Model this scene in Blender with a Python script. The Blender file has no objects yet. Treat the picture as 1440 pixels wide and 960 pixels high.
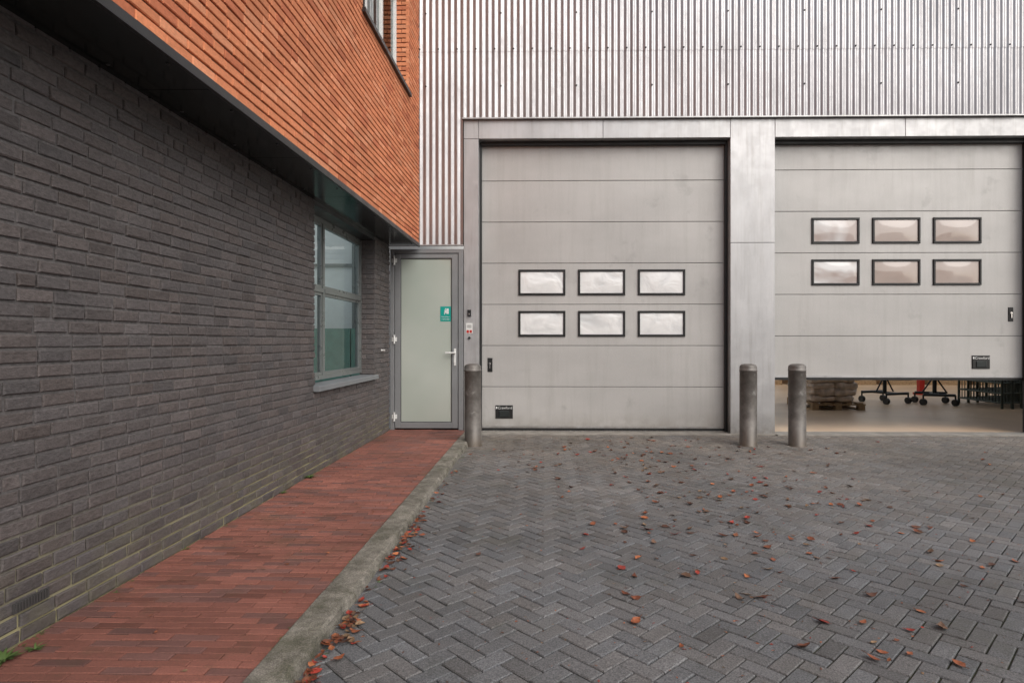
import bpy, math, random
from mathutils import Vector, Matrix, noise
random.seed(7)
R=random.random
def U(a,b): return a+(b-a)*R()
scene=bpy.context.scene
COL=scene.collection

# ---------------------------------------------------------------- helpers
class MB:
    def __init__(s): s.v=[];s.f=[];s.c=[];s.sm=[]
    def add(s,vs,fs,col=(1,1,1),smooth=False):
        o=len(s.v); s.v+= [tuple(p) for p in vs]; s.f+=[tuple(i+o for i in f) for f in fs]
        s.c+=[(col[0],col[1],col[2],1)]*len(vs); s.sm+=[smooth]*len(fs)
    def box(s,x0,x1,y0,y1,z0,z1,col=(1,1,1)):
        vs=[(x0,y0,z0),(x1,y0,z0),(x1,y1,z0),(x0,y1,z0),(x0,y0,z1),(x1,y0,z1),(x1,y1,z1),(x0,y1,z1)]
        s.add(vs,[(0,3,2,1),(4,5,6,7),(0,1,5,4),(1,2,6,5),(2,3,7,6),(3,0,4,7)],col)
    def bev(s,fr,u0,u1,v0,v1,n0,n1,b,col=(1,1,1),jit=0):
        def j(): return U(-jit,jit) if jit else 0
        ring=[(u0,v0),(u1,v0),(u1,v1),(u0,v1)]
        inn=[(u0+b,v0+b),(u1-b,v0+b),(u1-b,v1-b),(u0+b,v1-b)]
        vs=[fr(u,v,n0) for u,v in ring]+[fr(u+j(),v+j(),n1-b) for u,v in ring]+[fr(u+j(),v+j(),n1+j()) for u,v in inn]
        fs=[(8,9,10,11)]
        for i in range(4):
            k=(i+1)%4
            fs.append((i,k,4+k,4+i)); fs.append((4+i,4+k,8+k,8+i))
        s.add(vs,fs,col)
    def cyl(s,p0,p1,r,n=12,col=(1,1,1),caps=True,r2=None):
        p0=Vector(p0);p1=Vector(p1);d=(p1-p0).normalized()
        a=d.orthogonal().normalized();b=d.cross(a); r2=r if r2 is None else r2
        vs=[];
        for p,rr in((p0,r),(p1,r2)):
            for i in range(n):
                t=2*math.pi*i/n; vs.append(p+a*math.cos(t)*rr+b*math.sin(t)*rr)
        s.add(vs,[(i,(i+1)%n,n+(i+1)%n,n+i) for i in range(n)],col,True)
        if caps:
            s.add(vs[:n],[tuple(range(n))[::-1]],col); s.add(vs[n:],[tuple(range(n))],col)
    def lathe(s,cx,cy,prof,n=32,col=(1,1,1)):
        vs=[];fs=[]
        for r,z in prof:
            for i in range(n):
                t=2*math.pi*i/n; vs.append((cx+r*math.cos(t),cy+r*math.sin(t),z))
        for k in range(len(prof)-1):
            for i in range(n):
                fs.append((k*n+i,k*n+(i+1)%n,(k+1)*n+(i+1)%n,(k+1)*n+i))
        s.add(vs,fs,col,True)
    def obj(s,name,mat,parent=None):
        m=bpy.data.meshes.new(name); m.from_pydata(s.v,[],s.f)
        ca=m.color_attributes.new("Col",'FLOAT_COLOR','POINT')
        ca.data.foreach_set("color",[x for c in s.c for x in c])
        m.polygons.foreach_set("use_smooth",s.sm)
        m.materials.append(mat); m.update()
        o=bpy.data.objects.new(name,m); COL.objects.link(o)
        if parent: o.parent=parent
        return o
def empty(name,loc=(0,0,0)):
    e=bpy.data.objects.new(name,None); e.empty_display_size=.3; COL.objects.link(e); return e
def boxobj(name,mat,parent,*bs):
    m=MB()
    for b in bs: m.box(*b)
    return m.obj(name,mat,parent)

class NT:
    def __init__(s,name):
        s.m=bpy.data.materials.new(name); s.m.use_nodes=True; s.t=s.m.node_tree; s.n=s.t.nodes; s.l=s.t.links
        s.b=s.n["Principled BSDF"]; s.out=s.n["Material Output"]
        s.co=s.n.new("ShaderNodeTexCoord").outputs["Object"]
    def node(s,t,**k):
        n=s.n.new(t)
        for a,b in k.items(): setattr(n,a,b)
        return n
    def link(s,a,b): s.l.new(a,b)
    def noise(s,scale,detail=4,rough=.55,vec=None,stretch=None,dist=0):
        n=s.node("ShaderNodeTexNoise"); n.inputs["Scale"].default_value=scale; n.inputs["Detail"].default_value=detail
        n.inputs["Roughness"].default_value=rough; n.inputs["Distortion"].default_value=dist
        v=vec or s.co
        if stretch:
            mp=s.node("ShaderNodeMapping"); mp.inputs["Scale"].default_value=stretch; s.link(v,mp.inputs[0]); v=mp.outputs[0]
        s.link(v,n.inputs["Vector"]); return n.outputs["Fac"]
    def ramp(s,fac,pts):
        r=s.node("ShaderNodeValToRGB"); e=r.color_ramp.elements
        while len(e)<len(pts): e.new(.5)
        for i,(p,c) in enumerate(pts):
            e[i].position=p; e[i].color=(c,c,c,1) if isinstance(c,(int,float)) else (*c,1)
        s.link(fac,r.inputs[0]); return r.outputs[0]
    def maprange(s,v,a,b,c=0,d=1):
        n=s.node("ShaderNodeMapRange"); s.link(v,n.inputs[0])
        for i,x in enumerate((a,b,c,d)): n.inputs[i+1].default_value=x
        return n.outputs[0]
    def mix(s,f,a,b,mode='MIX'):
        n=s.node("ShaderNodeMix",data_type='RGBA',blend_type=mode)
        for val,i in((f,0),(a,6),(b,7)):
            if isinstance(val,(int,float)): 
                n.inputs[i].default_value=val if i==0 else (val,val,val,1)
            elif isinstance(val,tuple): n.inputs[i].default_value=(*val,1)
            else: s.link(val,n.inputs[i])
        return n.outputs[2]
    def math(s,op,a,b=None):
        n=s.node("ShaderNodeMath",operation=op)
        for v,i in((a,0),(b,1)):
            if v is None: continue
            if isinstance(v,(int,float)): n.inputs[i].default_value=v
            else: s.link(v,n.inputs[i])
        return n.outputs[0]
    def sep(s,vec=None):
        n=s.node("ShaderNodeSeparateXYZ"); s.link(vec or s.co,n.inputs[0]); return n.outputs
    def attr(s): return s.node("ShaderNodeAttribute",attribute_name="Col").outputs["Color"]
    def bump(s,h,strength=.3,dist=.01,prev=None):
        n=s.node("ShaderNodeBump"); n.inputs["Strength"].default_value=strength; n.inputs["Distance"].default_value=dist
        s.link(h,n.inputs["Height"])
        if prev: s.link(prev,n.inputs["Normal"])
        return n.outputs[0]
    def set(s,color=None,rough=None,metal=None,normal=None,spec=None):
        for v,k in((color,"Base Color"),(rough,"Roughness"),(metal,"Metallic"),(normal,"Normal"),(spec,"Specular IOR Level")):
            if v is None: continue
            if isinstance(v,(int,float)): s.b.inputs[k].default_value=v
            elif isinstance(v,tuple): s.b.inputs[k].default_value=(*v,1)
            else: s.link(v,s.b.inputs[k])
        return s.m

def simple(name,col,rough=.5,metal=0,var=.15,sc=6,bump=.1,bsc=60):
    t=NT(name); n=t.noise(sc,4)
    c=t.mix(1.0,col,t.ramp(n,[(.3,1-var),(.7,1+var*.6)]),'MULTIPLY')
    r=t.ramp(n,[(.3,max(0,rough-.06)),(.7,min(1,rough+.08))])
    return t.set(c,r,metal,t.bump(t.noise(bsc,2),bump,.002) if bump else None)

# ---------------------------------------------------------------- materials
def brick_mat(name,rough,bstr,stain,amt):
    t=NT(name); a=t.attr()
    n=t.noise(42,4,.7,stretch=(1,1,1.8)); big=t.noise(.8,3)
    c=t.mix(1.0,a,t.ramp(n,[(.3,1-amt),(.7,1+amt)]),'MULTIPLY')
    c=t.mix(1.0,c,t.ramp(big,[(.3,.9),(.7,1.08)]),'MULTIPLY')
    if stain:
        z=t.sep()[2]
        k=t.math('MULTIPLY',t.ramp(z,[(.05,1.0),(.5,0.0)]),t.ramp(t.noise(5,3),[(.4,0.0),(.7,.55)]))
        c=t.mix(k,c,(.15,.14,.085))
    return t.set(c,rough,0,t.bump(n,bstr,.008),.3)
M_dark=brick_mat("dark_brick",.7,.8,True,.28)
M_orange=brick_mat("orange_brick",.88,.4,False,.14)
def mortar(name,col,stain):
    t=NT(name); n=t.noise(50,3); c=t.mix(1.0,col,t.ramp(n,[(.3,.7),(.7,1.25)]),'MULTIPLY')
    if stain:
        z=t.sep()[2]
        k=t.math('MULTIPLY',t.ramp(z,[(.08,1.0),(.6,0.0)]),t.ramp(t.noise(3,3),[(.35,.3),(.6,1.0)]))
        c=t.mix(k,c,(.34,.31,.17))
    return t.set(c,.95,0,t.bump(n,.4,.004))
M_mdark=mortar("dark_mortar",(.125,.115,.112),True)
M_morange=mortar("orange_mortar",(.12,.06,.04),False)

def paver_mat(name,moss,f1,f2,fs=170,dirt=False):
    t=NT(name); a=t.attr()
    f=t.noise(fs,3,.8); big=t.noise(.55,5,.65)
    c=t.mix(1.0,a,t.ramp(f,[(.34,f1),(.5,1.0),(.66,f2)]),'MULTIPLY')
    c=t.mix(1.0,c,t.ramp(big,[(.3,.70),(.7,1.28)]),'MULTIPLY')
    if dirt:
        y=t.sep()[1]
        k=t.math('MULTIPLY',t.maprange(y,3.8,8.2),t.ramp(t.noise(.9,4,.7),[(.3,.4),(.65,1.0)]))
        c=t.mix(k,c,t.mix(1.0,c,(1.20,1.04,.86),'MULTIPLY'))
    k=t.ramp(t.noise(1.7,5,.75),[(.52,0.0),(.72,moss)]); c=t.mix(k,c,(.055,.055,.03))
    return t.set(c,t.ramp(f,[(.3,.62),(.7,.85)]),0,t.bump(f,.6,.004),.4)
M_paver=paver_mat("concrete_paver",.35,.42,1.7,140,True)
M_redpaver=paver_mat("red_clay_paver",.5,.72,1.28)
t=NT("joint_sand"); c=t.mix(t.ramp(t.noise(2.0,4,.7),[(.42,0.0),(.62,1.0)]),(.022,.021,.019),(.045,.05,.02))
M_joint=t.set(t.mix(1.0,c,t.ramp(t.noise(90,3),[(.3,.6),(.7,1.4)]),'MULTIPLY'),.95,0)
t=NT("kerb_concrete")
n=t.noise(7,6,.75); f=t.noise(150,3,.8)
c=t.mix(t.ramp(n,[(.38,0.0),(.6,1.0)]),(.29,.265,.225),(.125,.115,.09))
c=t.mix(t.ramp(t.noise(2.6,6,.75),[(.5,0.0),(.66,.6)]),c,(.075,.078,.038))
c=t.mix(1.0,c,t.ramp(f,[(.34,.5),(.66,1.5)]),'MULTIPLY')
M_kerb=t.set(c,.9,0,t.bump(t.mix(.5,f,n),.9,.015))
t=NT("ground_asphalt"); c=t.mix(1.0,(.085,.083,.08),t.ramp(t.noise(60,4),[(.3,.6),(.7,1.4)]),'MULTIPLY')
M_ground=t.set(c,.9,0)

def metal_mat(name,col,rough,metal,streak=True):
    t=NT(name); n=t.noise(2.2,5,.6,stretch=(1,1,.35)); m=t.noise(9,5,.65)
    c=t.mix(1.0,col,t.ramp(n,[(.3,.82),(.7,1.12)]),'MULTIPLY')
    if streak:
        z=t.sep()[2]
        k=t.math('MULTIPLY',t.ramp(z,[(.0,.9),(.35,0.0)]),t.ramp(m,[(.35,.15),(.65,.9)]))
        c=t.mix(k,c,(.16,.14,.11))
        st=t.noise(14,5,.7,stretch=(1,1,.05)); c=t.mix(t.ramp(st,[(.5,0.0),(.75,.35)]),c,(.2,.18,.15))
        c=t.mix(t.ramp(m,[(.55,0.0),(.75,.3)]),c,(.6,.59,.58))
    return t.set(c,t.ramp(m,[(.3,rough-.08),(.7,rough+.12)]),metal,t.bump(n,.12,.02))
M_clad=metal_mat("aluminium_cladding",(.42,.41,.415),.38,.7,False)
M_frame=metal_mat("steel_frame",(.47,.465,.465),.46,.7)
t=NT("door_panel_paint")
n=t.noise(1.1,5,.6,stretch=(.5,1,1)); st=t.noise(11,5,.7,stretch=(1,1,.06)); f=t.noise(260,2,.6,stretch=(.2,1,1))
c=t.mix(1.0,(.46,.448,.43),t.ramp(n,[(.3,.87),(.7,1.08)]),'MULTIPLY')
c=t.mix(t.ramp(st,[(.48,0.0),(.8,.25)]),c,(.25,.235,.21))
c=t.mix(t.ramp(t.noise(2.6,4,.6),[(.64,0.0),(.72,.22)]),c,(.2,.19,.18))
z=t.sep()[2]
c=t.mix(t.math('MULTIPLY',t.ramp(z,[(.03,.5),(.3,0.0)]),t.ramp(t.noise(6,4),[(.35,.3),(.6,1.0)])),c,(.2,.175,.14))
c=t.mix(1.0,c,t.ramp(f,[(.35,.93),(.65,1.05)]),'MULTIPLY')
M_door=t.set(c,t.ramp(t.noise(7,4),[(.3,.36),(.7,.5)]),.15,t.bump(f,.3,.0015),.5)
M_black=simple("black_rubber",(.012,.012,.012),.45,bump=.2)
M_soffit=simple("black_soffit_panel",(.010,.013,.012),.14,var=.2,sc=2,bump=.03,bsc=4)
M_trim=simple("black_trim",(.014,.014,.015),.35)
M_vent=simple("grey_vent",(.06,.057,.056),.6)
M_gframe=simple("grey_door_frame",(.25,.255,.26),.35,.2,var=.06)
M_wframe=simple("window_frame",(.20,.215,.21),.3,.3,var=.06)
M_white=simple("white_hardware",(.7,.7,.68),.3,var=.05)
M_chrome=simple("satin_steel",(.8,.8,.8),.2,.85,var=.05)
M_screw=simple("screw",(.05,.05,.05),.5,.2)
M_sill=simple("stone_sill",(.20,.21,.22),.45,var=.15)
M_teal=simple("teal_sign",(.0,.30,.25),.35,var=.03,bump=0)
M_red=simple("red_paint",(.5,.03,.02),.4)
M_conc=simple("concrete_strip",(.27,.25,.22),.85,var=.3,bump=.4,bsc=120)
t=NT("frosted_glass"); c=t.mix(t.ramp(t.noise(.8,3),[(.3,0.0),(.7,1.0)]),(.36,.40,.35),(.46,.485,.435))
M_frost=t.set(c,.08,0,t.bump(t.noise(1.5,2),.08,.03),.8)
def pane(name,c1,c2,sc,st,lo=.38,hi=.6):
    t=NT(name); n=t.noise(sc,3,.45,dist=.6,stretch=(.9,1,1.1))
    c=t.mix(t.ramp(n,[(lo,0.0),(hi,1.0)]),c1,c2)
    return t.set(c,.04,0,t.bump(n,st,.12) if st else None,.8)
M_pane1=pane("acrylic_pane_pale_reflection",(.60,.61,.61),(.80,.80,.79),3.2,.25,.3,.5)  # pale sky reflection painted into the base colour
M_pane2=pane("acrylic_pane_warm_reflection",(.42,.345,.305),(.50,.43,.39),1.2,.05)  # brownish reflection painted into the base colour
M_pane3=pane("acrylic_pane_mixed_reflection",(.46,.39,.36),(.71,.70,.69),1.4,.10,.38,.50)  # patches of pale and brownish reflection painted into the colour
t=NT("window_glass")
tr=t.node("ShaderNodeBsdfTransparent"); tr.inputs[0].default_value=(.84,.92,.89,1)
gl=t.node("ShaderNodeBsdfGlossy"); gl.inputs["Roughness"].default_value=.01
fr=t.node("ShaderNodeFresnel"); fr.inputs[0].default_value=1.45
mx=t.node("ShaderNodeMixShader"); t.link(fr.outputs[0],mx.inputs[0]); t.link(tr.outputs[0],mx.inputs[1]); t.link(gl.outputs[0],mx.inputs[2])
t.link(mx.outputs[0],t.out.inputs[0]); M_glass=t.m
M_inwall=simple("interior_white_wall",(.78,.80,.79),.8,var=.05,bump=0)
t=NT("warehouse_floor"); c=t.mix(t.ramp(t.noise(.7,5,.65),[(.35,0.0),(.65,1.0)]),(.46,.32,.20),(.58,.42,.27))
M_floor=t.set(c,.4,0)
M_wood=simple("pallet_wood",(.36,.24,.13),.8,var=.35,sc=20,bump=.3)
M_sack=simple("paper_sack",(.66,.54,.44),.5,var=.35,sc=9,bump=.6,bsc=25)
M_darkmet=simple("dark_metal",(.03,.035,.035),.4,.4)
M_card=simple("cardboard",(.33,.22,.13),.85,var=.2)
t=NT("bollard_steel")
n=t.noise(7,5,.65); s2=t.noise(3.2,4,.6,stretch=(1,1,1.6),dist=.7); z=t.sep()[2]
c=t.mix(t.ramp(n,[(.35,0.0),(.65,1.0)]),(.11,.10,.09),(.20,.185,.17))
c=t.mix(t.ramp(s2,[(.58,0.0),(.66,.7)]),c,(.42,.41,.39))
c=t.mix(t.math('MULTIPLY',t.ramp(z,[(.0,1.0),(.22,0.0)]),t.ramp(n,[(.3,.4),(.6,1.0)])),c,(.09,.07,.05))
M_boll=t.set(c,t.ramp(n,[(.3,.4),(.7,.6)]),.3,t.bump(n,.25,.006))
t=NT("dry_leaf"); c=t.mix(1.0,t.attr(),t.ramp(t.noise(70,3),[(.3,.6),(.7,1.3)]),'MULTIPLY')
M_leaf=t.set(c,.6,0,None,.4)
t=NT("weed_leaf"); M_weed=t.set(t.attr(),.55,0,None,.4)
M_opp=simple("far_brick",(.5,.2,.1),.85,var=.2,bump=0)

# ---------------------------------------------------------------- masonry layer
def lay(mb,fr,u0,u1,v0,v1,holes,L,H,jh,jv,depth,colf,bev=.004,jit=.0012,rnd=True,sd=.0013):
    row=0; v=v0
    while v<v1-.01:
        vt=min(v+H-jh,v1)
        segs=[(u0,u1)]
        vc=(v+vt)/2
        for ua,ub,va,vb in holes:
            if va<vc<vb:
                ns=[]
                for a,b in segs:
                    if ub<=a or ua>=b: ns.append((a,b)); continue
                    if ua>a: ns.append((a,ua))
                    if ub<b: ns.append((ub,b))
                segs=ns
        u=u0-(L*.5 if row%2 else 0)-(U(0,.03) if rnd else 0)
        cuts=[]
        while u<u1:
            l=L if (not rnd or R()>.08) else L*.5
            l*=U(.98,1.02) if rnd else 1
            cuts.append((u,u+l-jv)); u+=l
        for a,b in segs:
            for p,q in cuts:
                p2=max(p,a); q2=min(q,b)
                if q2-p2>.02:
                    off=random.gauss(0,sd)
                    mb.bev(fr,p2,q2,v,vt,-depth,off,bev,colf(),jit)
        v+=H; row+=1

XW=-2.1775      # dark wall plane
XO=-1.754       # upper orange wall plane
YF=8.5          # facade plane
YD=8.70         # garage door plane
PZ=.05          # raised footpath level

def dcol():
    k=random.gauss(1,.09); w=U(-.004,.004)
    return (.110*k+w,.096*k,.093*k-w*.6)
def ocol():
    k=random.gauss(1,.06); q=R()
    c=(.64,.235,.115) if q<.7 else ((.68,.28,.15) if q<.88 else (.52,.17,.085))
    return tuple(x*k for x in c)

brick=empty("brick_office_building")
WY0,WY1,WZ0,WZ1=5.71,7.75,.88,2.60
mb=MB(); frX=lambda u,v,n:(XW+n,u,v)
lay(mb,frX,-4,8.5,PZ-.065,2.66,[(WY0,WY1,WZ0-.06,3)],.188,.0645,.0125,.011,.05,dcol,.0045,.0022,True,.0018)
frY=lambda u,v,n:(u,WY1-n,v)
lay(mb,frY,XW-.2,XW-.003,WZ0,2.64,[],.19,.0645,.0125,.011,.03,dcol,.004,.0015,False)
mb.obj("dark_brick_wall",M_dark,brick)
boxobj("dark_wall_mortar",M_mdark,brick,
  (XW-.19,XW-.009,-4,WY0-.004,-.3,2.66),(XW-.19,XW-.009,WY0-.004,WY1+.009,-.3,WZ0-.06),(XW-.19,XW-.009,WY1+.009,8.49,-.3,2.66))
def window(par,name,X,y0,y1,z0,z1,mull,trans,mat,fw=.06):
    m=MB(); d=.07
    m.box(X-d,X,y0,y1,z0,z0+fw); m.box(X-d,X,y0,y1,z1-fw,z1)
    m.box(X-d,X,y0,y0+fw,z0+fw,z1-fw); m.box(X-d,X,y1-fw,y1,z0+fw,z1-fw)
    ys=[y0+fw]+mull+[y1-fw]
    for q in mull: m.box(X-d+.002,X-.002,q-fw*.5,q+fw*.5,z0+fw,z1-fw)
    for i in range(len(ys)-1):
        for q in trans:
            m.box(X-d+.004,X+.004,ys[i]+(fw*.5 if i else 0),ys[i+1]-(fw*.5 if i<len(ys)-2 else 0),q-fw*.5,q+fw*.5)
        a=ys[i]+(fw*.5 if i else 0)+.001; b=ys[i+1]-(fw*.5 if i<len(ys)-2 else 0)-.001
        s=.03
        for zz0,zz1 in ((z0+fw+.001,trans[0]-fw*.5-.001),(trans[0]+fw*.5+.001,z1-fw-.001)):
            m.box(X-.05,X-.012,a,b,zz0,zz0+s);m.box(X-.05,X-.012,a,b,zz1-s,zz1)
            m.box(X-.05,X-.012,a,a+s,zz0+s,zz1-s);m.box(X-.05,X-.012,b-s,b,zz0+s,zz1-s)
    m.obj(name,mat,par)
    g_=MB(); x=X-.030; g_.add([(x,y0+.02,z0+.02),(x,y1-.02,z0+.02),(x,y1-.02,z1-.02),(x,y0+.02,z1-.02)],[(0,1,2,3)])
    g_.obj(name+"_glass",M_glass,par)
window(brick,"ground_floor_window",XW-.17,WY0,WY1,WZ0+.02,2.60,[6.42],[1.84],M_wframe,.045)
m=MB()
m.bev(lambda u,v,n:(XW-.19+v,u,WZ0-.055+n),WY0-.03,WY1-.01,0,.245,0,.05,.006)
m.obj("window_sill",M_sill,brick)
boxobj("window_head",M_trim,brick,(XW-.20,XW-.005,WY0,WY1,2.602,2.655))
# behind the window: invented open court, white walls brighten the glass, green stand-in boxes
boxobj("window_backdrop_walls",M_inwall,brick,(-8,XW-.5,3.2,3.3,0,2.7),(-8,XW-.25,3.3,12.9,-.02,.02),
   (-8,-7.9,3.3,12.9,.02,3.0),(-8,-2.45,12.9,13,-.02,4.6))
boxobj("window_backdrop_posts",M_wframe,brick,*[(x,x+.05,12.84,12.899,.02,4.5) for x in (-6.6,-5.2,-4.1,-3.3)],(-8,-2.5,12.85,12.899,2.9,2.96))
m=MB(); x=-6.0
while x<-3.3: m.box(x,x+.55,11.6,12.2,.02,1.55); x+=.57
m.obj("green_backdrop_boxes",simple("green_paint",(.12,.27,.21),.5),brick)
m=MB(); m.box(XW,XW+.004,2.44,2.62,.18,.225)
m.obj("wall_vent",M_vent,brick)
boxobj("wall_vent_louvres",M_vent,brick,*[(XW+.004,XW+.010,2.445+i*.0145,2.452+i*.0145,.184,.221) for i in range(12)])
m=MB(); m.cyl((XW,8.05,1.18),(XW+.05,8.05,1.18),.014); m.cyl((XW+.045,8.05,1.18),(XW+.045,7.97,1.185),.009); m.obj("wall_hook",M_white,brick)
# soffit
m=MB(); y=-4
while y<8.44:
    y2=min(y+1.2,8.47); m.box(XW-.02,XO-.012,y+.003,y2-.003,2.645,2.664); y=y2
m.obj("soffit_panels",M_soffit,brick)
m=MB(); y=-3.7
while y<8.3:
    for xx in (XW+.06,XO-.07): m.cyl((xx,y,2.645),(xx,y,2.641),.009,8)
    y+=.6
m.obj("soffit_screws",M_screw,brick)
boxobj("soffit_edge_trim",M_trim,brick,(XO-.012,XO+.010,-4,8.478,2.628,2.676),(XW-.02,XO-.012,-4,8.478,2.666,2.676))
# orange upper wall
OY0,OY1,OZ0,OZ1=5.83,7.83,4.50,6.3
mb=MB(); frO=lambda u,v,n:(XO+n,u,v)
lay(mb,frO,-4,8.47,2.680,8.0,[(OY0,OY1,OZ0,OZ1)],.215,.0605,.012,.005,.04,ocol,.0035,.0012,True,.001)
lay(mb,lambda u,v,n:(u,OY1-n,v),XO-.2,XO-.003,OZ0+.02,OZ1,[],.21,.0605,.012,.005,.03,ocol,.004,.0012,False)
mb.obj("orange_brick_wall",M_orange,brick)
boxobj("orange_wall_mortar",M_morange,brick,(XO-.2,XO-.012,-4,OY0-.004,2.68,8),(XO-.2,XO-.012,OY0-.004,OY1+.013,2.68,OZ0-.005),
  (XO-.2,XO-.012,OY0-.004,OY1+.013,OZ1,8),(XO-.2,XO-.012,OY1+.013,8.47,2.68,8))
window(brick,"upper_window",XO-.16,OY0,OY1,OZ0+.03,OZ1,[6.5,7.15],[5.75],M_white,.05)
boxobj("upper_window_sill",M_trim,brick,(XO-.21,XO+.035,OY0-.03,OY1+.02,OZ0-.02,OZ0+.025),(XO-.14,XO+.012,OY0,OY0+.03,OZ0+.026,OZ1))
boxobj("upper_room",M_inwall,brick,(-4,XO-.25,5,8.6,4.2,4.25),(-4,-3.9,5,8.6,4.25,7.9),(-4,XO-.25,5,5.1,4.25,7.9),(-4,XO-.25,8.5,8.6,4.25,7.9))
boxobj("roof_coping",M_trim,brick,(XO-.25,XO+.04,-4,8.47,8.0,8.06))

# ---------------------------------------------------------------- warehouse
wh=empty("warehouse_building")
P=.088
def clad(x0,x1,z0,z1,name):
    n=int((x1-x0)/P*12); vs=[];fs=[]
    for i in range(n+1):
        x=x0+(x1-x0)*i/n; ph=(x+1.9)/P*2*math.pi
        s=max(-1,min(1,1.2*math.sin(ph)))
        y=YF-.022+.0085*s
        vs+=[(x,y,z0),(x,y,z1)]
    for i in range(n): fs.append((2*i,2*i+2,2*i+3,2*i+1))
    m=MB(); m.add(vs,fs,(1,1,1),True); return m.obj(name,M_clad,wh)
clad(-1.90,-1.135,2.66,4.44,"cladding_side_strip")
clad(-1.90,14,4.44,5.375,"cladding_wall_lower")
o=clad(-1.90,14,5.365,8.0,"cladding_wall_upper"); o.location=(0,-.004,0)
clad(7.47,14,.1,4.436,"cladding_right")
boxobj("wall_core",M_darkmet,wh,(-2.4,14,8.5,8.62,4.44,8.0),(-2.4,-1.135,8.5,8.62,2.66,4.44),(7.47,14,8.5,8.62,0,4.44))
boxobj("roof_edge",M_frame,wh,(-2.0,14.1,8.43,8.7,8.0,8.15))
m=MB()
def crest(x):
    k=round((x+1.9)/P-.75); return -1.9+(k+.75)*P
for z,st,x0 in((4.88,1.056,-1.7),(5.40,.264,-1.75),(5.90,1.056,-1.7),(6.4,1.056,-1.6)):
    x=x0
    while x<13.8:
        c=crest(x); m.cyl((c,YF-.031,z),(c,YF-.041,z),.012,8); m.cyl((c,YF-.041,z),(c,YF-.049,z),.007,6); x+=st
m.obj("cladding_screws",M_screw,wh)
fl=MB(); fl.box(-1.15,7.6,8.445,8.5,4.415,4.432); fl.box(-1.90,-1.135,8.46,8.5,2.645,2.66)
fl.obj("flashing",M_frame,wh)
fF=lambda u,v,n:(u,YF-n,v)
m=MB(); g=.002; RJ=6.815
def plate(x0,x1,z0,z1,dep=.19): m.bev(fF,x0+g,x1-g,z0+g,z1-g,-dep,0,.003)
plate(-1.131,-.92,0,4.15,.19); plate(-1.131,-.92,4.15,4.413)
plate(-.92,.83,4.15,4.413); plate(.83,2.607,4.15,4.413)
plate(2.607,3.229,0,2.68); plate(2.607,3.229,2.68,4.413)
plate(3.229,5.03,4.15,4.413); plate(5.03,RJ,4.15,4.413)
plate(RJ,7.47,0,2.68); plate(RJ,7.47,2.68,4.413)
m.obj("steel_door_surround",M_frame,wh)
boxobj("surround_backing",M_darkmet,wh,(-1.13,7.41,8.62,8.695,4.16,4.43),(-1.12,-.935,8.6,8.9,0,4.16),(2.62,3.215,8.6,8.9,0,4.16),(RJ+.05,7.4,8.6,8.74,0,4.16))
boxobj("door_seals",M_black,wh,*[b for a,c in((-.92,2.607),(3.229,RJ)) for b in(
  (a+.001,a+.03,8.655,8.69,.02,4.148),(c-.030,c-.001,8.63,8.69,.02,4.148),(a+.03,c-.030,8.62,8.69,4.10,4.148))])
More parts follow.
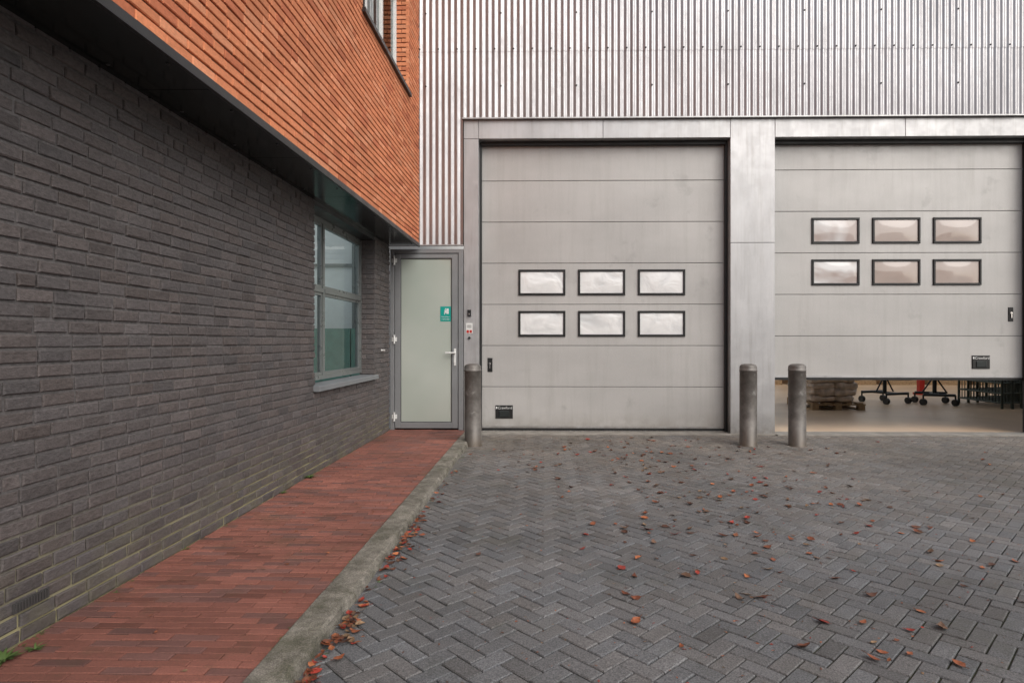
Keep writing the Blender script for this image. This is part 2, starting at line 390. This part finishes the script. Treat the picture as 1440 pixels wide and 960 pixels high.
def garage(name,a,c,cx,dz,panes,lab,labz,hx,hz):
    e=empty(name); e.parent=wh
    fD=lambda u,v,n:(u,YD-n,v)
    m=MB(); zb=.056+dz; k=0
    while k<=7 and zb+k*.592<=4.18:
        z0=zb+k*.592; z1=z0+.592
        m.bev(fD,a,c,z0+.003,z1-.003,-.04,0,.004); k+=1
    m.obj("door_panels",M_door,e)
    boxobj("door_core",M_darkmet,e,(a+.01,c-.01,YD+.01,YD+.035,zb+.01,zb+k*.592-.02))
    boxobj("bottom_seal",M_black,e,(a,c,YD-.004,YD+.04,zb-.035,zb+.001))
    boxobj("bottom_rail",M_frame,e,(a,c,YD-.012,YD-.001,zb+.001,zb+.028))
    idx=0
    for row in(1,0):
        for i in(-1,0,1):
            X=cx+i*.857; Z=1.555+dz+row*.593; w=.3375;h=.184; b=.030
            f=MB()
            for bb in((X-w,X+w,Z-h,Z-h+b),(X-w,X+w,Z+h-b,Z+h),(X-w,X-w+b,Z-h+b,Z+h-b),(X+w-b,X+w,Z-h+b,Z+h-b)):
                f.bev(fD,*bb,0,.022,.005)
            f.obj("pane_frame",M_black,e)
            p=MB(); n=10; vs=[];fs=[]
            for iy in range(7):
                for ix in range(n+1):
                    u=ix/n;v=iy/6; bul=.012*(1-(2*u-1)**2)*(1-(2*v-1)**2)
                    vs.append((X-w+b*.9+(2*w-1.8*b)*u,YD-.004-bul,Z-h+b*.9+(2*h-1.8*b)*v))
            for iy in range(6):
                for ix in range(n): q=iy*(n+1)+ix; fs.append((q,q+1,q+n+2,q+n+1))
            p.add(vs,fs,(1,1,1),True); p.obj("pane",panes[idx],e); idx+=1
    f=MB(); f.bev(fD,lab-.125,lab+.125,labz-.095,labz+.095,0,.014,.006); f.obj("door_badge",M_black,e)
    f=MB(); f.bev(fD,lab-.075,lab+.075,labz-.075,labz+.015,.014,.024,.008); f.obj("badge_grip",M_darkmet,e)
    cu=bpy.data.curves.new("badge_text",'FONT'); cu.body="Crawford"; cu.size=.052; cu.align_x='CENTER'; cu.extrude=.0005
    o=bpy.data.objects.new("badge_text",cu); COL.objects.link(o); o.rotation_euler=(math.pi/2,0,0); o.location=(lab+.012,YD-.0155,labz+.042); o.data.materials.append(M_white); o.parent=e
    boxobj("badge_mark",M_white,e,(lab-.118,lab-.098,YD-.0165,YD-.0135,labz+.045,labz+.075))
    f=MB(); f.bev(fD,hx-.035,hx+.035,hz-.1,hz+.1,0,.012,.006); f.obj("pull_recess",M_black,e)
    f=MB(); f.cyl((hx,YD-.012,hz+.02),(hx,YD-.02,hz+.02),.016,14); f.box(hx-.006,hx+.006,YD-.026,YD-.018,hz-.05,hz+.03); f.obj("pull_handle",M_chrome,e)
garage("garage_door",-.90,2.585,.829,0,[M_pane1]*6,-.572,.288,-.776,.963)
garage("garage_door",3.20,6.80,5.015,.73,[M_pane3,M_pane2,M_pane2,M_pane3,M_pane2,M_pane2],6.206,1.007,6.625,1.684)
boxobj("threshold_strip",M_conc,wh,(-1.13,2.607,8.40,8.72,-.1,.012),(2.607,3.229,8.46,8.5,-.1,.012),(3.229,7.4,8.40,8.72,-.1,.012))
# personnel door
pd=empty("glass_entrance_door"); pd.parent=wh
YP=8.53
m=MB(); fP=lambda u,v,n:(u,YP-n,v)
def fp(x0,x1,z0,z1,n1=.03): m.bev(fP,x0,x1,z0,z1,-.06,n1,.004)
fp(-2.17,-2.115,PZ,2.60);fp(-1.205,-1.137,PZ,2.60);fp(-2.115,-1.205,2.545,2.60)
m.obj("door_frame",M_gframe,pd)
m=MB()
fp(-2.108,-2.028,.075,2.538,.018);fp(-1.300,-1.212,.075,2.538,.018);fp(-2.028,-1.300,2.475,2.538,.018);fp(-2.028,-1.300,.075,.16,.018)
m.obj("door_leaf",M_gframe,pd)
boxobj("door_gap_backing",M_black,pd,(-2.17,-1.137,YP+.03,YP+.06,.0,2.6))
boxobj("door_glass",M_frost,pd,(-2.03,-1.298,YP,YP+.01,.155,2.48))
boxobj("glazing_gasket",M_black,pd,(-2.028,-2.020,YP-.012,YP-.001,.16,2.475),(-1.308,-1.300,YP-.012,YP-.001,.16,2.475),(-2.02,-1.308,YP-.012,YP-.001,2.467,2.475),(-2.02,-1.308,YP-.012,YP-.001,.16,.168))
m=MB()
for z in(2.44,1.33,.24):
    m.cyl((-2.11,YP-.045,z-.055),(-2.11,YP-.045,z+.055),.012,10); m.box(-2.145,-2.075,YP-.036,YP-.022,z-.03,z+.03)
    m.cyl((-2.11,YP-.045,z-.062),(-2.11,YP-.045,z-.055),.015,10);m.cyl((-2.11,YP-.045,z+.055),(-2.11,YP-.045,z+.062),.015,10)
m.obj("hinges",M_white,pd)
m=MB(); m.bev(fP,-1.272,-1.24,.96,1.2,.018,.026,.003)
m.cyl((-1.256,YP-.026,1.14),(-1.256,YP-.07,1.14),.013,12); m.cyl((-1.25,YP-.068,1.14),(-1.385,YP-.068,1.14),.012,12); m.cyl((-1.256,YP-.026,1.01),(-1.256,YP-.036,1.01),.014,12)
m.obj("lever_handle",M_white,pd)
boxobj("teal_door_sign",M_teal,pd,(-1.465,-1.315,YP-.004,YP-.001,1.585,1.795))
boxobj("door_sign_figure",M_white,pd,(-1.405,-1.375,YP-.006,YP-.0045,1.70,1.745),(-1.378,-1.345,YP-.006,YP-.0045,1.69,1.765),(-1.41,-1.40,YP-.006,YP-.0045,1.68,1.71),(-1.398,-1.385,YP-.006,YP-.0045,1.753,1.768))
for k,txt in enumerate(("Nooddeur","vrijhouden")):
    cu=bpy.data.curves.new("door_sign_text",'FONT'); cu.body=txt; cu.size=.028; cu.align_x='CENTER'
    o=bpy.data.objects.new("door_sign_text",cu); COL.objects.link(o); o.rotation_euler=(math.pi/2,0,0); o.location=(-1.39,YP-.0055,1.64-k*.032); o.data.materials.append(M_white); o.parent=pd
boxobj("intercom",M_black,wh,(-1.075,-1.025,YF-.022,YF-.001,1.655,1.745))
boxobj("intercom_button",M_chrome,wh,(-1.058,-1.042,YF-.026,YF-.022,1.675,1.695))
boxobj("notice_plate",M_white,wh,(-1.095,-1.005,YF-.005,YF-.001,1.41,1.56))
boxobj("notice_plate_print",M_red,wh,(-1.088,-1.055,YF-.008,YF-.0055,1.42,1.46),(-1.045,-1.012,YF-.008,YF-.0055,1.42,1.46))
boxobj("notice_plate_lines",M_darkmet,wh,*[(-1.08,-1.02,YF-.007,YF-.0055,z,z+.005) for z in(1.495,1.51,1.525)])
m=MB(); m.cyl((-1.05,YF-.001,1.35),(-1.05,YF-.018,1.35),.018,12); m.obj("key_switch",M_darkmet,wh)
# interior shell, unseen roof and rear wall left gapped to brighten the inside
boxobj("warehouse_floor",M_floor,wh,(-2.38,22,8.72,28,-.08,.010))
boxobj("warehouse_inner_walls",M_inwall,wh,(-2.38,-2.3,8.72,28,.01,8),(22,22.1,8.72,28,.01,8),(-2.38,22.1,28,28.1,2.6,8),(14,22,8.6,8.7,0,8))
boxobj("warehouse_open_roof",M_inwall,wh,*[(-2.38,22,y0,y1,8,8.1) for y0,y1 in((8.72,9.1),(13.0,13.5),(18,18.5),(23,23.5),(27.7,28.1))])
boxobj("rear_wall_piers",M_inwall,wh,*[(x,x+2.5,28,28.1,.01,2.6) for x in(-2.3,5,13,19.5)])

# interior goods
pl=empty("pallet_with_sacks")
m=MB(); px,py=5.05,11.45
for i in range(5): m.box(px+i*.19*1.1,px+i*.19*1.1+.11,py,py+1.2,.125,.147)
for i in range(3):
    m.box(px,px+.99,py+i*.55,py+i*.55+.1,.10,.124)
    for k in range(3): m.box(px+k*.43,px+k*.43+.12,py+i*.55,py+i*.55+.1,.033,.10)
for k in range(3): m.box(px+k*.43,px+k*.43+.12,py,py+1.2,.011,.032)
m.obj("pallet",M_wood,pl)
m=MB()
def sack(cx,cy,cz,a,b,c,rot):
    vs=[];fs=[];nu,nv=20,10
    for j in range(nv+1):
        ph=-math.pi/2+math.pi*j/nv
        for i in range(nu):
            th=2*math.pi*i/nu
            sx=lambda q,e:math.copysign(abs(q)**e,q)
            x=sx(math.cos(th),.5)*sx(math.cos(ph),.5)*a; y=sx(math.sin(th),.5)*sx(math.cos(ph),.5)*b; z=sx(math.sin(ph),.7)*c
            nn=noise.noise(Vector((x*9+cx*7,y*9,z*15+cz*11)))*.05
            x+=nn;z+=nn*.8
            vs.append((cx+x*math.cos(rot)-y*math.sin(rot),cy+x*math.sin(rot)+y*math.cos(rot),cz+z))
    for j in range(nv):
        for i in range(nu): fs.append((j*nu+i,j*nu+(i+1)%nu,(j+1)*nu+(i+1)%nu,(j+1)*nu+i))
    m.add(vs,fs,(1,1,1),False)
for l in range(4):
    for k in range(2):
        for q in range(2): sack(px+.22+k*.42+U(-.03,.03),py+.3+q*.58,.22+l*.12,U(.22,.27),.3,U(.07,.1),U(-.25,.25))
m.obj("sacks",M_sack,pl)
def trolley(x,y,w,rot):
    e=empty("wheeled_trolley"); m=MB(); wm=MB()
    c,s=math.cos(rot),math.sin(rot)
    T=lambda a,b,z:(x+a*c-b*s,y+a*s+b*c,z)
    d=.3
    for b in(-d,d): m.cyl(T(-w,b,.22),T(w,b,.22),.028,8)
    m.cyl(T(0,-d,.22),T(0,d,.22),.028,8)
    m.cyl(T(0,0,.22),T(0,0,1.7),.04,8)
    m.cyl(T(-w*.8,0,.24),T(0,0,.6),.016,8); m.cyl(T(w*.8,0,.24),T(0,0,.6),.016,8)
    for a in(-w,w):
        for b in(-d,d):
            m.cyl(T(a,b,.22),T(a,b,.14),.016,8)
            p=Vector(T(a,b,.075)); wm.cyl(p+Vector((-.03,-.01,0)),p+Vector((.03,.01,0)),.065,16)
    m.cyl(T(-w,0,1.7),T(w,0,1.7),.02,8)
    m.obj("tube_frame",M_darkmet,e); wm.obj("castors",M_black,e)
trolley(7.2,12.9,.30,.35); trolley(8.05,12.6,.28,-.3)
cg=empty("wire_storage_cages"); m=MB()
for k in range(8):
    X0=8.75+k*.26; Y0=11.7+k*.10
    for x in(X0,X0+.2):
        for y in(Y0,Y0+1.2): m.cyl((x,y,.011),(x,y,1.9),.024,8)
    for z in(.12,.3,.5,1.0,1.85):
        for y in(Y0,Y0+1.2): m.cyl((X0,y,z),(X0+.2,y,z),.016,6)
        for x in(X0,X0+.2): m.cyl((x,Y0,z),(x,Y0+1.2,z),.016,6)
    for i in range(1,14): m.cyl((X0,Y0+i*.085,.12),(X0,Y0+i*.085,1.85),.009,5)
    for i in range(1,3): m.cyl((X0+i*.067,Y0,.12),(X0+i*.067,Y0,1.85),.009,5)
m.obj("cage_wires",simple("painted_wire",(.07,.085,.07),.4,.5),cg)
bx=empty("storage_rack"); m=MB(); m2=MB()
for k in range(9):
    X0=3.2+k*1.35+U(0,.2); h=U(.5,1.4)
    m.box(X0,X0+U(.7,1.1),18.2,19.2,.16,.16+h); m2.box(X0-.05,X0+1.1,18.1,19.3,.011,.14)
m.obj("stacked_boxes",M_card,bx); m2.obj("pallets",M_wood,bx)
m=MB(); m.box(9.1,9.22,14.8,14.92,.011,1.4); m.box(9.04,9.28,14.74,14.98,.011,.06); m.box(9.1,9.7,14.82,14.9,.9,1.0); m.obj("red_guard_post",M_red)
m=MB(); m.box(3.9,4.0,11.0,11.1,.011,.5); m.cyl((4.0,11.05,.09),(4.08,11.05,.09),.075,16); m.box(3.7,3.9,11.0,12.0,.07,.14); m.obj("pallet_truck",simple("blue_grey_paint",(.35,.42,.5),.4))

# ---------------------------------------------------------------- ground, paving
m=MB(); m.add([(-150,-150,-.06),(150,-150,-.06),(150,150,-.06),(-150,150,-.06)],[(0,1,2,3)]); m.obj("ground",M_ground)
court=empty("paved_courtyard")
def gz(x,y): return .004*noise.noise(Vector((x*.6,y*.6,0)))+.004*noise.noise(Vector((x*1.7,y*1.7,5)))
W=.084; m=MB(); ang=math.radians(45); ca,sa=math.cos(ang),math.sin(ang)
def pcol(x,y):
    k=random.gauss(1,.09); w=U(-.004,.005)
    return (.131*k+w,.131*k,.133*k-w)
N=160
for i in range(-N,N):
    for j in range(-N,N):
        k=(i-j)%4
        if k==0: a0,a1,b0,b1=i,i+2,j,j+1
        elif k==3: a0,a1,b0,b1=i,i+1,j,j+2
        else: continue
        cu=(a0+a1)/2*W; cv=(b0+b1)/2*W
        cx=cu*ca-cv*sa; cy=cu*sa+cv*ca
        if not(-1.10<cx<9.5 and -2<cy<8.52): continue
        z=gz(cx,cy)+U(-.0012,.0012); tx=U(-.014,.014); ty=U(-.014,.014); gp=.0024+U(0,.0014)
        def fr(u,v,n,cu=cu,cv=cv,z=z,tx=tx,ty=ty):
            return (u*ca-v*sa,u*sa+v*ca,z+n+(u-cu)*tx+(v-cv)*ty)
        m.bev(fr,a0*W+gp,a1*W-gp,b0*W+gp,b1*W-gp,-.03,0,.004,pcol(cx,cy),.0012)
m.obj("herringbone_pavers",M_paver,court)
m=MB(); m.add([(-1.1,-2.1,-.010),(9.6,-2.1,-.010),(9.6,8.6,-.010),(-1.1,8.6,-.010)],[(0,1,2,3)]); m.obj("joint_bed",M_joint,court)
sw=empty("brick_sidewalk")
m=MB(); y=-2; row=0
while y<8.50:
    x=XW-(.1 if row%2 else 0)+.0; wob=.002*math.sin(y*2.1)
    y2=y+.052
    while x<-1.10:
        a=max(x,XW+.002); b=min(x+.196,-1.105)
        if b-a>.02:
            k=random.gauss(1,.12); c=(.235*k,.092*k,.068*k) if R()>.25 else (.178*k,.084*k,.07*k)
            z=PZ+U(-.0018,.0018)+gz(x,y)*.7; ty=U(-.010,.010)
            m.bev(lambda u,v,n,z=z,ty=ty,a=a:(u,v,z+n+(u-a)*ty),a,b,y+wob,y2+wob-.0050,-.03,0,.003,c,.0012)
        x+=.2
    y=y2+.0005; row+=1
m.obj("red_clay_bricks",M_redpaver,sw)
m=MB(); m.box(XW,-1.105,-2,8.55,-.05,PZ-.008); m.obj("sand_bed",M_joint,sw)
kb=MB(); y=-2
while y<8.40:
    y2=min(y+1.0,8.46)
    n=24; pr=[(-1.10,-.05),(-1.10,PZ+.004),(-1.094,PZ+.008),(-1.03,PZ+.008),(-.97,PZ+.006),(-.955,PZ-.003),(-.948,PZ-.018),(-.935,-.05)]
    vs=[];fs=[]; yy0=y+.005; yy1=y2-.005; lift=U(-.004,.004); sh=U(-.004,.004)
    for i in range(n+1):
        Y=yy0+(yy1-yy0)*i/n
        for q,(a,b) in enumerate(pr):
            w=.005*noise.noise(Vector((a*9,Y*6,q)))+ (.012*noise.noise(Vector((3,Y*13,q*.6))) if q in(4,5,6) else 0)
            vs.append((a+w+sh,Y,b+w*.6+lift))
    L=len(pr)
    for i in range(n):
        for q in range(L-1): fs.append((i*L+q,i*L+q+1,(i+1)*L+q+1,(i+1)*L+q))
    fs.append(tuple(range(L))); fs.append(tuple(n*L+q for q in range(L))[::-1])
    kb.add(vs,fs,(1,1,1)); y=y2
kb.obj("kerb",M_kerb)

# ---------------------------------------------------------------- bollards
for bx_,by_ in((-.885,7.55),(2.56,7.62),(3.17,7.62)):
    m=MB(); H=1.02; r=.105
    m.lathe(0,0,[(r+.012,-.03),(r+.010,.006),(r,.012),(r,.5),(r,H-.09),(r+.004,H-.088),(r+.004,H-.075),(r,H-.073),(r,H-.04),(r-.006,H-.022),(r-.02,H-.009),(r-.045,H-.001),(0.03,H+.003),(0,H+.003)],40)
    o=m.obj("steel_bollard",M_boll); o.location=(bx_,by_,0); o.rotation_euler=(U(-.006,.006),U(-.008,.008),U(0,6))

# ---------------------------------------------------------------- leaves
lv=MB()
LC=[(.15,.055,.03),(.22,.07,.035),(.28,.09,.04),(.09,.042,.028),(.38,.13,.055),(.32,.045,.03),(.14,.08,.05),(.22,.14,.08)]
def leaf(x,y,z,s,flat=False):
    n=7; vs=[];fs=[]; rot=U(0,6.28); curl=U(.1,1.2)*(.3 if flat else 1); fold=U(.05,.7); ca_,sa_=math.cos(rot),math.sin(rot); tilt=U(-.35,.35)
    wd=U(.22,.36); ph=U(0,6)
    for i in range(n):
        t=i/(n-1); w=wd*math.sin(math.pi*min(1,t**.8*.97+.02))*s*(1+.12*math.sin(t*17+ph)); l=(t-.5)*s
        zc=curl*s*.9*(t-.5)**2
        for sd in(-1,0,1):
            X=l;Y=sd*w; Z=zc+abs(sd)*w*fold+.05*s*math.sin(5*t+sd*2+ph)*.5+Y*tilt
            vs.append((x+X*ca_-Y*sa_,y+X*sa_+Y*ca_,z+max(Z,-.001)+.004))
    for i in range(n-1):
        for q in(0,1): fs.append((i*3+q,i*3+q+1,(i+1)*3+q+1,(i+1)*3+q))
    k=U(.6,1.25); c=random.choice(LC); lv.add(vs,fs,tuple(a*k for a in c),True)
    a=Vector(vs[1]); d=Vector((-ca_,-sa_,.15))*s*.28; lv.cyl(a,a+d,.0012,4,tuple(v*.6 for v in c),False)
cnt=0
while cnt<390:
    q=R()
    if q<.52: x=random.gauss(1.5,.85); y=random.gauss(5.4,1.1)
    elif q<.72: x=random.gauss(.7,1.3); y=random.gauss(7.0,.6)
    elif q<.9: x=U(.4,2.6); y=U(2.4,4.4)
    else: x=U(-.8,7); y=U(-1,8.3)
    if x<-.85 or y>8.35 or y<-1.9: continue
    leaf(x,y,gz(x,y),U(.028,.074)); cnt+=1
for i in range(210):
    y=random.choice((U(1.5,6.0),U(2.1,3.0),U(3.4,4.4))); x=-.925+abs(random.gauss(0,.045)); leaf(x,y,gz(x,y)+U(0,.015),U(.025,.056))
for i in range(60): 
    x=U(XW+.05,-1.15); y=U(1,8.3); leaf(x,y,PZ,U(.012,.028))
for i in range(2400):
    x=random.gauss(1.0,2.2); y=U(1.6,8.3)
    if x<-.9 or x>8: continue
    leaf(x,y,gz(x,y)-.002,U(.005,.016),True)
lv.obj("fallen_leaves",M_leaf)
wd=MB()
def weed(x,y,z,s,n):
    for i in range(n):
        a=U(0,6.28); l=s*U(.5,1); up=U(.25,1.0); w=l*U(.06,.13); g=U(.7,1.3); pts=[]
        d=Vector((math.cos(a),math.sin(a),0)); sd=Vector((-d.y,d.x,0))
        for k in range(5):
            t=k/4; c=Vector((x,y,z))+d*l*t+Vector((0,0,l*up*(t-.6*t*t))); ww=w*math.sin(math.pi*(t*.85+.12))
            pts+= [c-sd*ww,c+sd*ww]
        wd.add(pts,[(2*k,2*k+1,2*k+3,2*k+2) for k in range(4)],(.08*g,.13*g,.035*g),True)
weed(XW+.06,2.33,PZ,.07,50); weed(XW+.11,2.42,PZ,.045,26)
weed(XW+.03,5.5,PZ,.08,40); weed(XW+.02,4.95,PZ,.05,18); weed(XW+.02,3.6,PZ,.03,10)
for i in range(110): weed(XW+.012+abs(random.gauss(0,.012)),U(1.5,8.4),PZ-.003,U(.008,.024),7)
for i in range(70): weed(-1.105+random.gauss(0,.008),U(1.5,8.3),PZ,U(.006,.018),6)
for i in range(90): weed(-.93+abs(random.gauss(0,.02)),U(1.5,8.3),0,U(.01,.022),6)
for i in range(40): weed(U(4.0,4.8),YF-.04-U(0,.01),4.433,U(.01,.02),6)
wd.obj("weeds",M_weed)

# ---------------------------------------------------------------- building across the yard (seen in reflections)
ob=empty("opposite_brick_building")
boxobj("walls",M_opp,ob,(-6,30,-38,-30,-.05,7.5))
boxobj("windows",M_trim,ob,*[(x,x+2,-30,-29.96,z,z+1.5) for x in range(-4,28,4) for z in(1,4.5)])

# ---------------------------------------------------------------- light
EL,AZ=math.radians(40),math.radians(143)
w=bpy.data.worlds.new("World"); scene.world=w; w.use_nodes=True; nt=w.node_tree
bg=nt.nodes["Background"]; sky=nt.nodes.new("ShaderNodeTexSky"); sky.sky_type='NISHITA'; sky.sun_disc=False
sky.sun_elevation=EL; sky.sun_rotation=AZ; sky.dust_density=3; sky.air_density=1.0; sky.ozone_density=1
hs=nt.nodes.new("ShaderNodeHueSaturation"); hs.inputs["Saturation"].default_value=.5
nt.links.new(sky.outputs[0],hs.inputs["Color"]); nt.links.new(hs.outputs[0],bg.inputs[0]); bg.inputs[1].default_value=.15
sl=bpy.data.lights.new("sun",'SUN'); sl.energy=1.8; sl.angle=math.radians(55); sl.color=(1,.965,.92)
so=bpy.data.objects.new("sun",sl); COL.objects.link(so)
d=Vector((math.sin(AZ)*math.cos(EL),math.cos(AZ)*math.cos(EL),math.sin(EL)))
so.rotation_euler=(-d).to_track_quat('-Z','Y').to_euler(); so.location=(5,-5,12)

# ---------------------------------------------------------------- camera
cam=bpy.data.cameras.new("camera"); co=bpy.data.objects.new("camera",cam); COL.objects.link(co)
cam.sensor_width=36; cam.lens=21.25; cam.shift_x=-30/1440; cam.clip_start=.05; cam.clip_end=600
co.location=(0,0,1.30); co.rotation_euler=(math.radians(90),0,math.radians(1.0))
scene.camera=co
scene.view_settings.view_transform='Standard'; scene.view_settings.look='None'; scene.view_settings.exposure=0
